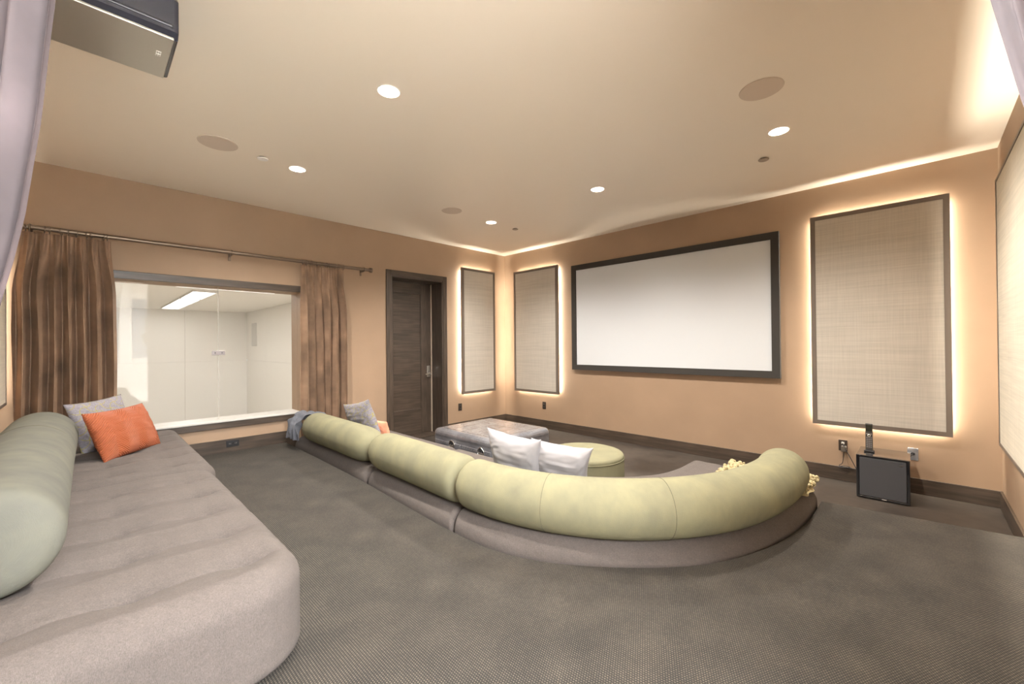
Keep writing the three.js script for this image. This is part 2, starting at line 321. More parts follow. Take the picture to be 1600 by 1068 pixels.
// ───────────────────────── internal window ─────────────────────────
{
  const g = structGroup('window_1', 'wide internal window with dark wood trim looking into a white room');
  const { z0, z1, y0, y1 } = WIN;
  part(g, 'head_trim', bxx(0, 0.022, y1, y1 + 0.072, z0 - 0.065, z1 + 0.065, 0.004), M.woodU);
  part(g, 'apron_trim', bxx(0, 0.022, y0 - 0.068, y0 - 0.004, z0 - 0.065, z1 + 0.065, 0.004), M.woodU);
  part(g, 'side_trim', bxx(0, 0.022, y0, y1, z0 - 0.065, z0, 0.004), M.woodV);
  part(g, 'side_trim', bxx(0, 0.022, y0, y1, z1, z1 + 0.065, 0.004), M.woodV);
  part(g, 'sill', bxx(-T, 0.03, y0 - 0.004, y0 + 0.014, z0, z1, 0.004), std(C(0.5, 0.48, 0.45), 0.35), 'white painted sill ledge');
  const gx = -0.10, zs = 4.168;
  part(g, 'glass_joint', bxx(gx - 0.004, gx + 0.004, y0 + 0.014, y1, zs - 0.0025, zs + 0.0025), std(C(0.45, 0.42, 0.38), 0.5));
  part(g, 'glass_pane', bxx(gx - 0.005, gx + 0.005, y0 + 0.014, y1, z0, zs - 0.003), M.clearGlass);
  part(g, 'glass_pane', bxx(gx - 0.005, gx + 0.005, y0 + 0.014, y1, zs + 0.003, z1), M.clearGlass);
  const clip = part(g, 'glass_clip', bx(0.012, 0.046, 0.118, gx + 0.012, 1.291, zs, 0.003), std(C(0.28, 0.25, 0.25), 0.4, { metalness: 0.6 }), 'grey metal clip joining the two panes');
  for (const s of [-1, 1]) part(clip, 'screw', cyl(0.006, 0.006, 0.004).rotateZ(Math.PI / 2).translate(gx + 0.019, 1.291, zs + s * 0.03), M.black);
}
// ───────────────────────── white room beyond the window ─────────────────────────
{
  const x0 = -6.8, x1 = -T, z0 = 2.35, z1 = 8.5, yf = -0.6, yc = 2.2;
  struct('floor_court', bxx(x0 - 0.2, x1, yf - 0.1, yf, z0 - 0.2, z1 + 0.2), std(C(0.80, 0.73, 0.62), 0.5), 'pale floor of the white room');
  struct('ceiling_court', bxx(x0 - 0.2, x1, yc, yc + 0.1, z0 - 0.2, z1 + 0.2), M.court, 'white ceiling of the room beyond the window');
  const far = struct('wall_court_far', bxx(x0 - 0.2, x0 - 0.012, yf, yc, z0, z1), std(C(0.82, 0.79, 0.74), 0.8), 'white panelled far wall seen through the window');
  for (let k = 0; k < 5; k++) { const a = z0 + k * 1.23 - (k ? 0 : 0.01), b = Math.min(z1, a + 1.226); part(far, 'panel', bxx(x0 - 0.014, x0, 1.024, yc, a, b, 0.003), M.court); part(far, 'panel', bxx(x0 - 0.014, x0, yf, 1.02, a, b, 0.003), M.court); }
  const sd = struct('wall_court_side', bxx(x0, x1, yf, yc, z0 - 0.2, z0 - 0.012), std(C(0.82, 0.79, 0.74), 0.8), 'white panelled side wall with a vent seen through the window');
  for (let k = 0; k < 4; k++) { const a = x0 - (k ? 0 : 0.012) + k * 1.64, b = Math.min(x1, x0 + k * 1.64 + 1.636); part(sd, 'panel', bxx(a, b, 1.024, yc, z0 - 0.014, z0, 0.003), M.court); part(sd, 'panel', bxx(a, b, yf, 1.02, z0 - 0.014, z0, 0.003), M.court); }
  struct('wall_court_near', bxx(x0, x1, yf, yc, z1, z1 + 0.2), M.court, 'white wall of the neighbouring room');
  struct('wall_court_below', bxx(x1 - 0.02, x1, yf, -0.2, z0, z1), M.court, 'white wall below the window');
  struct('wall_court_beside', bxx(x1 - 0.02, x1, -0.2, yc, D + T, z1), M.court, 'white wall beside the window in the neighbouring room');
  const v = thing('wall_vent', 'tall slotted wall vent in the white room beyond the window', 'vent', [-6.1, 1.64, z0]);
  part(v, 'vent_frame', merge([bx(0.40, 0.012, 0.012, 0, 0.27, 0.007), bx(0.40, 0.012, 0.012, 0, -0.27, 0.007), bx(0.012, 0.53, 0.012, 0.2, 0, 0.007), bx(0.012, 0.53, 0.012, -0.2, 0, 0.007)]), M.white);
  part(v, 'vent_back', bx(0.40, 0.53, 0.004, 0, 0, 0.003), std(C(0.30, 0.28, 0.25), 0.8));
  for (let k = 0; k < 9; k++) part(v, 'vent_slat', bx(0.022, 0.52, 0.01, -0.17 + k * 0.0425, 0, 0.008), M.white);
  const cx = [-3.05, -4.35, -5.6];
  cx.forEach((x, k) => {
    const t = thing('ceiling_troffer', ['long ceiling light panel nearest the glass in the white room', 'middle ceiling light panel in the white room beyond the glass', 'ceiling light panel farthest from the glass in the white room'][k], 'light', [x, yc, 3.9], 0, 'ceiling lights in the white room');
    part(t, 'light_frame', merge([bx(1.22, 0.03, 0.012, 0, -0.014, 0.145), bx(1.22, 0.03, 0.012, 0, -0.014, -0.145), bx(0.012, 0.03, 0.28, 0.604, -0.014, 0), bx(0.012, 0.03, 0.28, -0.604, -0.014, 0)]), M.white);
    part(t, 'light_diffuser', bx(1.19, 0.008, 0.275, 0, -0.012, 0), glow(C(1, 0.97, 0.92), 2.6));
    areaLight(t, C(1, 0.96, 0.90), LIGHT.court, 1.19, 0.275, [0, -0.03, 0]);
  });
  // lights further back in the same room
  for (const [x, z] of [[-1.35, 3.7], [-2.6, 6.6]]) {
    const t = thing('ceiling_panel_light', z < 5 ? 'square ceiling light in the white room just behind the window glass' : 'square ceiling light deeper inside the white neighbouring room', 'light', [x, yc, z], 0, 'square lights in the white room');
    part(t, 'light_frame', merge([bx(1.24, 0.03, 0.02, 0, -0.014, 0.61), bx(1.24, 0.03, 0.02, 0, -0.014, -0.61), bx(0.02, 0.03, 1.2, 0.61, -0.014, 0), bx(0.02, 0.03, 1.2, -0.61, -0.014, 0)]), M.white);
    part(t, 'light_diffuser', bx(1.2, 0.008, 1.2, 0, -0.012, 0), glow(C(1, 0.97, 0.92), 2.6));
    areaLight(t, C(1, 0.96, 0.90), LIGHT.court * 0.4, 1.2, 1.2, [0, -0.03, 0]);
  }
}
// ───────────────────────── hall behind the entry ─────────────────────────
{
  const x0 = W + T, x1 = 9.0, z0 = 2.4, z1 = 7.4, yf = PL, yc = 3.0;
  struct('floor_hall', bxx(x0 - T, x1 + 0.2, yf - 0.1, yf, z0, z1), std(C(0.78, 0.74, 0.68), 0.4), 'pale floor of the hall behind the curtains');
  struct('ceiling_hall', bxx(x0, x1 + 0.2, yc, yc + 0.1, z0 - 0.2, z1 + 0.2), M.white, 'white hall ceiling');
  struct('wall_hall_front', bxx(x0, x1 + 0.2, yf, yc, z0 - 0.2, z0), M.white, 'white hall wall');
  struct('wall_hall_back', bxx(x0, x1 + 0.2, yf, yc, z1, z1 + 0.2), M.white, 'white hall end wall');
  const s = shapeOf([[z0, yf - 0.1], [z1, yf - 0.1], [z1, yc], [z0, yc]]);
  const wins = [[3.05, 3.75], [3.98, 4.36], [4.55, 5.3], [5.5, 6.6]];
  for (const [a, b] of wins) s.holes.push(rectPath(a, b, 1.05, 2.65));
  const g = slab(s, 0.2); g.rotateY(-Math.PI / 2); g.translate(x1 + 0.2, 0, 0);
  struct('wall_hall_far', boxUV(g), M.white, 'white hall wall with tall daylight windows');
  wins.forEach(([a, b], k) => {
    const w = structGroup(`window_${k + 2}`, 'tall hall window letting in daylight');
    const f = 0.03;
    part(w, 'window_frame', merge([bxx(x1 + 0.05, x1 + 0.11, 1.05, 2.65, a, a + f), bxx(x1 + 0.05, x1 + 0.11, 1.05, 2.65, b - f, b), bxx(x1 + 0.05, x1 + 0.11, 1.05, 1.05 + f, a + f, b - f), bxx(x1 + 0.05, x1 + 0.11, 2.65 - f, 2.65, a + f, b - f)]), M.white);
    part(w, 'glass_pane', bxx(x1 + 0.075, x1 + 0.083, 1.05 + f, 2.65 - f, a + f, b - f), M.glass);
  });
  struct('ground', bxx(x1 + 0.2, x1 + 26, -0.3, -0.1, -14, 22), std(C(0.18, 0.24, 0.09), 0.95), 'lawn outside the hall windows');
  for (const [x, z, h, which] of [[17, 2.6, 2.6, 'medium leafy tree on the lawn outside the narrow hall window'], [19, 5.6, 2.3, 'lowest leafy tree on the lawn outside the hall'], [16, 8.2, 2.8, 'leafy tree nearest the hall end window outside'], [21, 0.2, 3.0, 'tallest leafy tree far out on the lawn']]) {
    const t = thing('tree', which, 'tree', [x, -0.1, z], 0, 'trees outside the hall');
    part(t, 'trunk', cyl(0.08, 0.14, h * 0.6, 0, h * 0.3, 0, 12), std(C(0.12, 0.08, 0.05), 0.9));
    const ic = mergeVertices(new THREE.IcosahedronGeometry(1, 5).deleteAttribute('uv')), p = ic.attributes.position;
    for (let i = 0; i < p.count; i++) { const q = V().fromBufferAttribute(p, i), k = 1 + 0.5 * perlin.noise(q.x * 2.3 + x, q.y * 2.3, q.z * 2.3) + 0.35 * perlin.noise(q.x * 7, q.y * 7 + z, q.z * 7); p.setXYZ(i, q.x * k * 0.85, q.y * k * h * 0.33 + h * 0.75, q.z * k * 0.85); }
    ic.computeVertexNormals(); part(t, 'foliage', ic, std(C(0.22, 0.34, 0.12), 0.9));
  }
  for (const z of [3.1, 4.4, 5.7]) {
    const t = thing('hall_ceiling_light', z < 4 ? 'square hall ceiling light beyond the entry on the screen side' : z < 5 ? 'middle square hall ceiling light straight behind the entry' : 'square hall ceiling light beyond the entry at the hall end', 'light', [7.4, yc, z], 0, 'hall ceiling lights');
    part(t, 'light_frame', merge([bx(1.24, 0.03, 0.02, 0, -0.014, 0.61), bx(1.24, 0.03, 0.02, 0, -0.014, -0.61), bx(0.02, 0.03, 1.2, 0.61, -0.014, 0), bx(0.02, 0.03, 1.2, -0.61, -0.014, 0)]), M.white);
    part(t, 'light_diffuser', bx(1.2, 0.008, 1.2, 0, -0.012, 0), glow(C(0.93, 0.96, 1), 2.0));
    areaLight(t, C(0.93, 0.97, 1.0), LIGHT.hall, 1.2, 1.2, [0, -0.03, 0]);
  }
}

// ───────────────────────── ceiling fittings ─────────────────────────
DL.forEach(([x, z], k) => {
  const where = ['over the window end of the platform', 'above the middle of the platform carpet', 'above the platform beside the side wall', 'above the door end of the lower floor', 'in front of the projection screen centre', 'in front of the large backlit panel'][k];
  const t = thing('recessed_downlight', `white recessed round ceiling light ${where}`, 'downlight', [x, H, z], 0, 'recessed ceiling lights');
  const prof = [[0.068, 0], [0.068, -0.003], [0.060, -0.003], [0.052, 0.02], [0.042, 0.055], [0.042, 0.06]].map(([r, y]) => new THREE.Vector2(r, y));
  part(t, 'reflector', new THREE.LatheGeometry(prof, 48), new THREE.MeshStandardMaterial({ color: C(0.88, 0.86, 0.82), roughness: 0.4, side: THREE.DoubleSide }));
  part(t, 'lamp_lens', cyl(0.042, 0.042, 0.004, 0, 0.057, 0), glow(C(1, 0.95, 0.86), 6));
  part(t, 'housing', new THREE.LatheGeometry([[0.0, 0.09], [0.066, 0.09], [0.066, 0.031]].map(([r, y]) => new THREE.Vector2(r, y)), 32), new THREE.MeshStandardMaterial({ color: C(0.3, 0.3, 0.3), roughness: 0.6, side: THREE.DoubleSide }));
  const s = new THREE.SpotLight(WARM, LIGHT.spot, 0, 1.25, 1.0, 2); s.name = 'spot_light'; s.position.set(0, 0.012, 0); s.target.position.set(0, -3, 0); s.shadow.radius = 1.6;
  t.add(s, s.target); s.target.name = 'spot_target';
});
for (const [x, z, r, label] of [[1.415, 4.44, 0.128, 'large round flush ceiling speaker grille on the window side of the platform'], [4.526, 2.246, 0.119, 'round flush ceiling speaker grille near the side wall'], [1.36, 2.19, 0.115, 'round flush ceiling speaker grille above the door']]) {
  const t = thing('ceiling_speaker', label, 'speaker', [x, H, z], 0, 'ceiling speakers');
  part(t, 'grille', cyl(r - 0.004, r - 0.004, 0.004, 0, -0.002, 0, 64), M.spk);
  part(t, 'rim', clean(new THREE.TorusGeometry(r - 0.002, 0.003, 8, 64).rotateX(Math.PI / 2).translate(0, -0.001, 0)), M.spk);
}
for (const [x, z, label, m] of [[1.37, 4.127, 'small white round sprinkler cover on the window side of the ceiling', M.white], [4.276, 1.132, 'small grey round sprinkler cover in front of the large backlit panel', std(C(0.35, 0.28, 0.22), 0.5)], [1.348, 1.121, 'small grey round sprinkler cover near the far corner', std(C(0.35, 0.28, 0.22), 0.5)]]) {
  const t = thing('sprinkler_cover', label, 'sprinkler', [x, H, z], 0, 'ceiling sprinkler covers');
  part(t, 'cover_plate', cyl(0.04, 0.037, 0.006, 0, -0.010, 0), m);
  part(t, 'collar', cyl(0.03, 0.03, 0.008, 0, -0.004, 0), M.blackMatte);
}
// ───────────────────────── projection screen ─────────────────────────
{
  const t = thing('projection_screen', 'white wall mounted projection screen in a black velvet frame', 'screen', [0, 0, 0]);
  const x0 = 1.477, x1 = 4.156, y0 = 0.966, y1 = 2.517, w = 0.076;
  part(t, 'screen_surface', bxx(x0 + 0.06, x1 - 0.06, y0 + 0.06, y1 - 0.06, 0.02, 0.034), M.screen, 'matte off-white screen surface');
  const m45 = (pts) => { const g = slab(shapeOf(pts), 0.042); g.translate(0, 0, 0.012); return boxUV(g); };
  part(t, 'frame_rail', m45([[x0, y1], [x1, y1], [x1 - w, y1 - w], [x0 + w, y1 - w]]), M.screenFrame);
  part(t, 'frame_rail', m45([[x0, y0], [x0 + w, y0 + w], [x1 - w, y0 + w], [x1, y0]]), M.screenFrame);
  part(t, 'frame_rail', m45([[x0, y0], [x0, y1], [x0 + w, y1 - w], [x0 + w, y0 + w]]), M.screenFrame);
  part(t, 'frame_rail', m45([[x1, y0], [x1 - w, y0 + w], [x1 - w, y1 - w], [x1, y1]]), M.screenFrame);
  for (const x of [x0 + 0.5, x1 - 0.5]) part(t, 'wall_bracket', bxx(x - 0.05, x + 0.05, y1 - 0.06, y1 - 0.02, 0, 0.013), M.blackMatte);
}
// ───────────────────────── backlit fabric panels ─────────────────────────
function litPanel(label, pos, turn, w, h, mat, fw = 0.034, power = LIGHT.led) {       // local: centre at the wall, facing +z
  const t = thing('backlit_fabric_panel', label, 'wall panel', pos, turn, 'backlit fabric wall panels');
  const a = w / 2, b = h / 2, zf = 0.072, zb = 0.034;
  part(t, 'fabric', bx(w - 2 * fw + 0.006, h - 2 * fw + 0.006, 0.02, 0, 0, zf - 0.014, 0.004), mat);
  const m45 = (pts) => { const g = slab(shapeOf(pts), zf - zb); g.translate(0, 0, zb); return boxUV(g); };
  part(t, 'frame_rail', m45([[-a, b], [a, b], [a - fw, b - fw], [-a + fw, b - fw]]), M.frame);
  part(t, 'frame_rail', m45([[-a, -b], [-a + fw, -b + fw], [a - fw, -b + fw], [a, -b]]), M.frame);
  part(t, 'frame_rail', m45([[-a, -b], [-a, b], [-a + fw, b - fw], [-a + fw, -b + fw]]), M.frame);
  part(t, 'frame_rail', m45([[a, -b], [a - fw, -b + fw], [a - fw, b - fw], [a, b]]), M.frame);
  part(t, 'backing_box', bx(w - 0.07, h - 0.07, 0.034, 0, 0, 0.017), M.blackMatte);
  const i = 0.034, s = 0.012, zc = 0.019, em = glow(LEDC, 3);
  part(t, 'led_strip', bx(w - 0.08, 0.002, s, 0, b - i, zc), em); part(t, 'led_strip', bx(w - 0.08, 0.002, s, 0, -b + i, zc), em);
  part(t, 'led_strip', bx(0.002, h - 0.08, s, a - i, 0, zc), em); part(t, 'led_strip', bx(0.002, h - 0.08, s, -a + i, 0, zc), em);
  const o = 0.003;
  areaLight(t, LEDC, power, w - 0.08, s, [0, b - i + o, zc], Math.PI / 2); areaLight(t, LEDC, power, w - 0.08, s, [0, -b + i - o, zc], -Math.PI / 2);
  // lights on the upright sides: width across the strip, height along it
  for (const k of [-1, 1]) areaLight(t, LEDC, power, s, h - 0.08, [k * (a - i + o), 0, zc], 0, -k * Math.PI / 2);
  return t;
}
litPanel('backlit linen panel between the dark door and the room corner', [0, 1.573, 0.656], Math.PI / 2, 0.708, 1.998, M.linen, 0.04);
litPanel('backlit linen panel between the room corner and the projection screen', [0.7565, 1.571, 0], 0, 0.933, 2.002, M.linen, 0.04);
litPanel('large backlit linen panel above the black subwoofer', [4.9135, 1.5625, 0], 0, 0.965, 2.051, M.linen, 0.04);
litPanel('ivory backlit fabric panel on the side wall', [W, 1.545, 1.94], -Math.PI / 2, 2.6, 1.87, M.ivory, 0.02, LIGHT.led);
litPanel('ivory backlit fabric panel on the wall behind the tufted sofa', [1.78, 1.72, D], Math.PI, 3.3, 1.6, M.ivory, 0.02, LIGHT.led * 0.5);

// ───────────────────────── wall outlets ─────────────────────────
function outlet(label, pos, turn, w, h, mat, two = false) {
  const t = thing('wall_outlet', label, 'outlet', pos, turn, 'wall outlets');
  part(t, 'cover_plate', bx(w, h, 0.006, 0, 0, 0.003, 0.002), mat);
  const spots = two ? [[-w * 0.22, 0], [w * 0.22, 0]] : [[0, h * 0.2], [0, -h * 0.2]];
  for (const [x, y] of spots) { const s = part(t, 'socket', bx(0.03, 0.03, 0.004, x, y, 0.007, 0.003), M.black); part(s, 'slot', merge([bx(0.003, 0.009, 0.001, x - 0.006, y, 0.0095), bx(0.003, 0.009, 0.001, x + 0.006, y, 0.0095)]), M.nickel); }
  return t;
}
const darkPlate = std(C(0.045, 0.032, 0.024), 0.4);
outlet('small dark wall outlet below the panel beside the door', [0, 0.369, 1.015], Math.PI / 2, 0.07, 0.115, darkPlate);
outlet('small dark wall outlet below the panel beside the screen', [0.884, 0.366, 0], 0, 0.07, 0.115, darkPlate);
outlet('black double outlet set in the baseboard below the window', [BT, 0.338, 4.068], Math.PI / 2, 0.114, 0.066, M.black, true);
outlet('dark wall outlet with adapter plugged in beside the subwoofer', [4.661, 0.342, 0], 0, 0.068, 0.105, darkPlate);
{
  const t = thing('wall_plate', 'silver wall plate with a black cable behind the subwoofer', 'wall plate', [5.15, 0.343, 0]);
  part(t, 'cover_plate', bx(0.072, 0.108, 0.006, 0, 0, 0.003, 0.002), std(C(0.55, 0.57, 0.62), 0.25, { metalness: 0.8 }));
  part(t, 'cable_socket', cyl(0.012, 0.012, 0.012).rotateX(Math.PI / 2).translate(0, 0.005, 0.01), M.black);
  part(t, 'cable', tube([[0, 0.005, 0.015], [-0.008, 0.0, 0.05], [-0.02, -0.03, 0.06], [-0.03, -0.1, 0.05]], 0.003), M.black);
}
{
  const t = thing('power_adapter', 'black power adapter with tangled thin cords beside the subwoofer', 'adapter', [4.661, 0.342, 0]);
  part(t, 'adapter_body', bx(0.042, 0.056, 0.03, 0.008, -0.028, 0.026, 0.005), std(C(0.12, 0.10, 0.08), 0.5));
  part(t, 'plug', bx(0.022, 0.02, 0.022, 0.0, 0.024, 0.022, 0.004), std(C(0.35, 0.32, 0.28), 0.5));
  part(t, 'cord', tube([[0, 0.024, 0.03], [0.02, -0.02, 0.045], [0.06, -0.1, 0.06], [0.10, -0.19, 0.06], [0.125, -0.25, 0.07], [0.13, -0.335, 0.08]], 0.0035), M.black);
  part(t, 'cord', tube([[0.008, -0.055, 0.028], [0.004, -0.11, 0.03], [-0.006, -0.17, 0.03], [-0.03, -0.195, 0.03], [0.02, -0.20, 0.04], [0.06, -0.198, 0.03], [0.02, -0.205, 0.05], [-0.035, -0.205, 0.04], [0.03, -0.19, 0.03], [0.07, -0.205, 0.03]], 0.0028, 90), M.black);
  part(t, 'cord', tube([[0.012, -0.055, 0.03], [0.03, -0.12, 0.035], [0.045, -0.17, 0.03], [0.06, -0.2, 0.03]], 0.0022), std(C(0.25, 0.16, 0.09), 0.6));
}
// ───────────────────────── subwoofer with remote ─────────────────────────
{
  const x0 = 4.797, x1 = 5.138, z0 = 0.08, z1 = 0.462, h = 0.372;
  const t = thing('subwoofer', 'glossy black box subwoofer with dark grille on the floor', 'subwoofer', [(x0 + x1) / 2, 0, (z0 + z1) / 2]);
  const w = x1 - x0, d = z1 - z0, z = d / 2;
  part(t, 'cabinet', bx(w, h - 0.006, d - 0.02, 0, (h + 0.006) / 2, -0.01, 0.006), M.gloss);
  part(t, 'front_bezel', merge([bx(0.02, h - 0.006, 0.02, -w / 2 + 0.01, (h + 0.006) / 2, z - 0.01, 0.006), bx(0.02, h - 0.006, 0.02, w / 2 - 0.01, (h + 0.006) / 2, z - 0.01, 0.006), bx(w - 0.03, 0.018, 0.02, 0, h - 0.009, z - 0.01, 0.006), bx(w - 0.03, 0.018, 0.02, 0, 0.015, z - 0.01, 0.006)]), M.gloss);
  part(t, 'grille', bx(w - 0.044, h - 0.046, 0.012, 0, (h + 0.006) / 2, z - 0.005, 0.004), M.grille, 'dark grey cloth grille');
  part(t, 'badge', bx(0.022, 0.004, 0.002, w / 2 - 0.055, h - 0.05, z + 0.002), M.nickel);
  part(t, 'badge', bx(0.03, 0.006, 0.003, 0.01, 0.018, z + 0.001, 0.001), M.nickel);
  for (const sx of [-1, 1]) for (const sz of [-1, 1]) part(t, 'foot', cyl(0.015, 0.013, 0.007, sx * (w / 2 - 0.04), 0.0035, sz * (d / 2 - 0.04), 16), M.blackMatte);
  const r = thing('remote_control', 'slim black remote control standing upright in a dock on the subwoofer', 'remote', [4.875, h, 0.30]);
  part(r, 'dock', bx(0.07, 0.016, 0.045, 0, 0.008, 0, 0.005), M.black);
  const body = part(r, 'remote_body', bx(0.049, 0.235, 0.016, 0, 0.133, 0, 0.005), std(C(0.05, 0.048, 0.045), 0.35));
  part(r, 'touch_screen', bx(0.042, 0.055, 0.002, 0, 0.212, 0.0085), phy(C(0.03, 0.03, 0.02), 0.08, { clearcoat: 1 }));
  for (let j = 0; j < 8; j++) for (let i = 0; i < 3; i++) { if (j === 6) continue; part(body, 'button', bx(0.010, 0.009, 0.003, (i - 1) * 0.0135, 0.045 + j * 0.0165, 0.0085, 0.001), std(C(0.22, 0.21, 0.21), 0.5)); }
  part(r, 'dial', clean(new THREE.TorusGeometry(0.009, 0.003, 8, 24).translate(0, 0.146, 0.009)), M.nickel);
}
// ───────────────────────── curved sectional sofa ─────────────────────────
const OUT = [[0.2, 3.53], [1.0, 3.538], [1.96, 3.558], [2.73, 3.598], [3.2, 3.618], [3.512, 3.608], [3.665, 3.574], [3.961, 3.428], [4.200, 3.232], [4.414, 2.990], [4.597, 2.569], [4.684, 2.078], [4.692, 1.60]];
const INN = [[0.2, 2.575], [1.0, 2.575], [1.96, 2.57], [2.60, 2.565], [2.84, 2.562], [2.97, 2.555], [3.08, 2.54], [3.30, 2.47], [3.47, 2.36], [3.61, 2.22], [3.715, 2.04], [3.76, 1.85], [3.772, 1.46]];
const AXIS = [[0.50, 3.430], [1.0, 3.430], [1.96, 3.436], [2.60, 3.446], [3.108, 3.456], [3.36, 3.460], [3.538, 3.440], [3.728, 3.392], [3.89, 3.322], [4.033, 3.237], [4.158, 3.132], [4.271, 3.004], [4.376, 2.845], [4.468, 2.643], [4.53, 2.382], [4.553, 2.08], [4.535, 1.84]];
const curveOf = (p) => new THREE.CatmullRomCurve3(p.map(([x, z]) => V(x, 0, z)), false, 'centripetal');
const cOut = curveOf(OUT), cInn = curveOf(INN), cAx = curveOf(AXIS);
const SEAT = 0.35;
const tAtX = (curve, x, lo = 0, hi = 0.8) => { for (let k = 0; k < 50; k++) { const m = (lo + hi) / 2; if (curve.getPoint(m).x < x) lo = m; else hi = m; } return (lo + hi) / 2; };
function seatModule(parent, t0, t1) {
  const n = 90, len = Math.abs(t1 - t0) * cOut.getLength(), R = 0.045, rings = [], rr = 0.10;
  const ts = []; for (let k = 0; k <= 8; k++) ts.push((R / len) * (1 - Math.cos(k / 8 * Math.PI / 2))); for (let k = 1; k < n; k++) ts.push(R / len + (1 - 2 * R / len) * k / n); for (let k = 8; k >= 0; k--) ts.push(1 - (R / len) * (1 - Math.cos(k / 8 * Math.PI / 2)));
  for (const s of ts) {
    const t = t0 + (t1 - t0) * s, o = cOut.getPoint(t), q = cInn.getPoint(t), d = o.clone().sub(q), w = d.length(); d.normalize();
    const e = Math.min(s, 1 - s) * len, ins = e < R ? R - Math.sqrt(Math.max(0, R * R - (R - e) * (R - e))) : 0;
    const a = ins, b = w - ins, h = SEAT - ins, ring = [];
    const arc = (cu, cv, r, f0, f1, m) => { for (let k = 0; k <= m; k++) { const f = f0 + (f1 - f0) * k / m; ring.push([cu + Math.cos(f) * r, cv + Math.sin(f) * r]); } };
    arc(b - rr, h - rr, rr, 0, Math.PI / 2, 8);
    for (let k = 1; k < 10; k++) ring.push([b - rr + (a + 0.08 - b + rr) * k / 10, h + 0.006 * Math.sin(Math.PI * k / 10)]);
    arc(a + 0.08, h - 0.08, 0.08, Math.PI / 2, Math.PI, 7);
    arc(a + 0.03, 0.03 + 0.001, 0.03, Math.PI, Math.PI * 1.5, 3); arc(b - 0.03, 0.03 + 0.001, 0.03, Math.PI * 1.5, Math.PI * 2, 3);
    rings.push(ring.map(([u, v]) => V(q.x + d.x * u, v, q.z + d.z * u)));
  }
  return part(parent, 'seat', loft(rings, true), M.heather, 'taupe heather upholstered seat');
}
function bolster(curve, t0, t1, r, y, er, mat) {                    // padded roll along a path with rounded ends
  const len = Math.abs(t1 - t0) * curve.getLength(), rings = [], ts = [], N = Math.max(24, Math.round(len / 0.013));
  for (let k = 0; k <= 9; k++) ts.push((er / len) * Math.pow(k / 9, 2.2)); for (let k = 1; k < N; k++) ts.push(er / len + (1 - 2 * er / len) * k / N); for (let k = 9; k >= 0; k--) ts.push(1 - (er / len) * Math.pow(k / 9, 2.2));
  for (const s of ts) {
    const t = t0 + (t1 - t0) * s, p = curve.getPoint(t), g = curve.getTangent(t), nx = -g.z, nz = g.x;
    const e = Math.min(s, 1 - s) * len, dome = e < er ? Math.max(0.02, Math.pow(Math.max(0, 1 - Math.pow(1 - e / er, 2.5)), 1 / 2.5)) : 1, ring = [];
    for (let k = 0; k < 72; k++) {
      const f = k / 72 * Math.PI * 2, wob = 1 + 0.006 * perlin.noise(p.x * 1.7 + Math.cos(f), p.z * 1.7, Math.sin(f) * 1.3) ;
      const rad = r * dome * wob, yy = Math.sin(f) * rad; ring.push(V(p.x + nx * Math.cos(f) * rad, y + (yy < -r * 0.93 ? -r * 0.93 : yy), p.z + nz * Math.cos(f) * rad));
    }
    rings.push(ring);
  }
  return mottle(loft(rings, true), 6, 0.16, y * 10);
}
{
  const seams = [1.965, 3.197];
  const tA = tAtX(cOut, seams[0]), tB = tAtX(cOut, seams[1]), eps = 0.0006;
  const aA = tAtX(cAx, seams[0] - 0.02), aB = tAtX(cAx, seams[1] - 0.03);
  const defs = [[0, tA - eps, 0.0, aA - eps, 'straight sofa module with pale green bolster nearest the window'], [tA + eps, tB - eps, aA + eps, aB - eps, 'middle straight sofa module with pale green bolster'], [tB + eps, 1, aB + eps, 1, 'curved end sofa module with long pale green bolster']];
  for (const [a, b, c, d, label] of defs) {
    const t = thing('sectional_sofa_module', label, 'sofa', [0, 0, 0], 0, 'curved sectional sofa in the pit');
    seatModule(t, a, b);
    const bo = part(t, 'bolster', bolster(cAx, c, d, 0.150, SEAT + 0.144, 0.10, M.velvet), M.velvet, 'pale green velvet bolster backrest');
    if (b === 1) for (const f of [0.25, 0.55]) { // stitched ring seams
      const tt = c + (d - c) * f, p = cAx.getPoint(tt), g = cAx.getTangent(tt); const ring = clean(new THREE.TorusGeometry(0.1505, 0.0012, 6, 64)); ring.lookAt(g); ring.translate(p.x, SEAT + 0.144, p.z);
      part(bo, 'seam', ring, M.seamGreen);
    }
  }
}
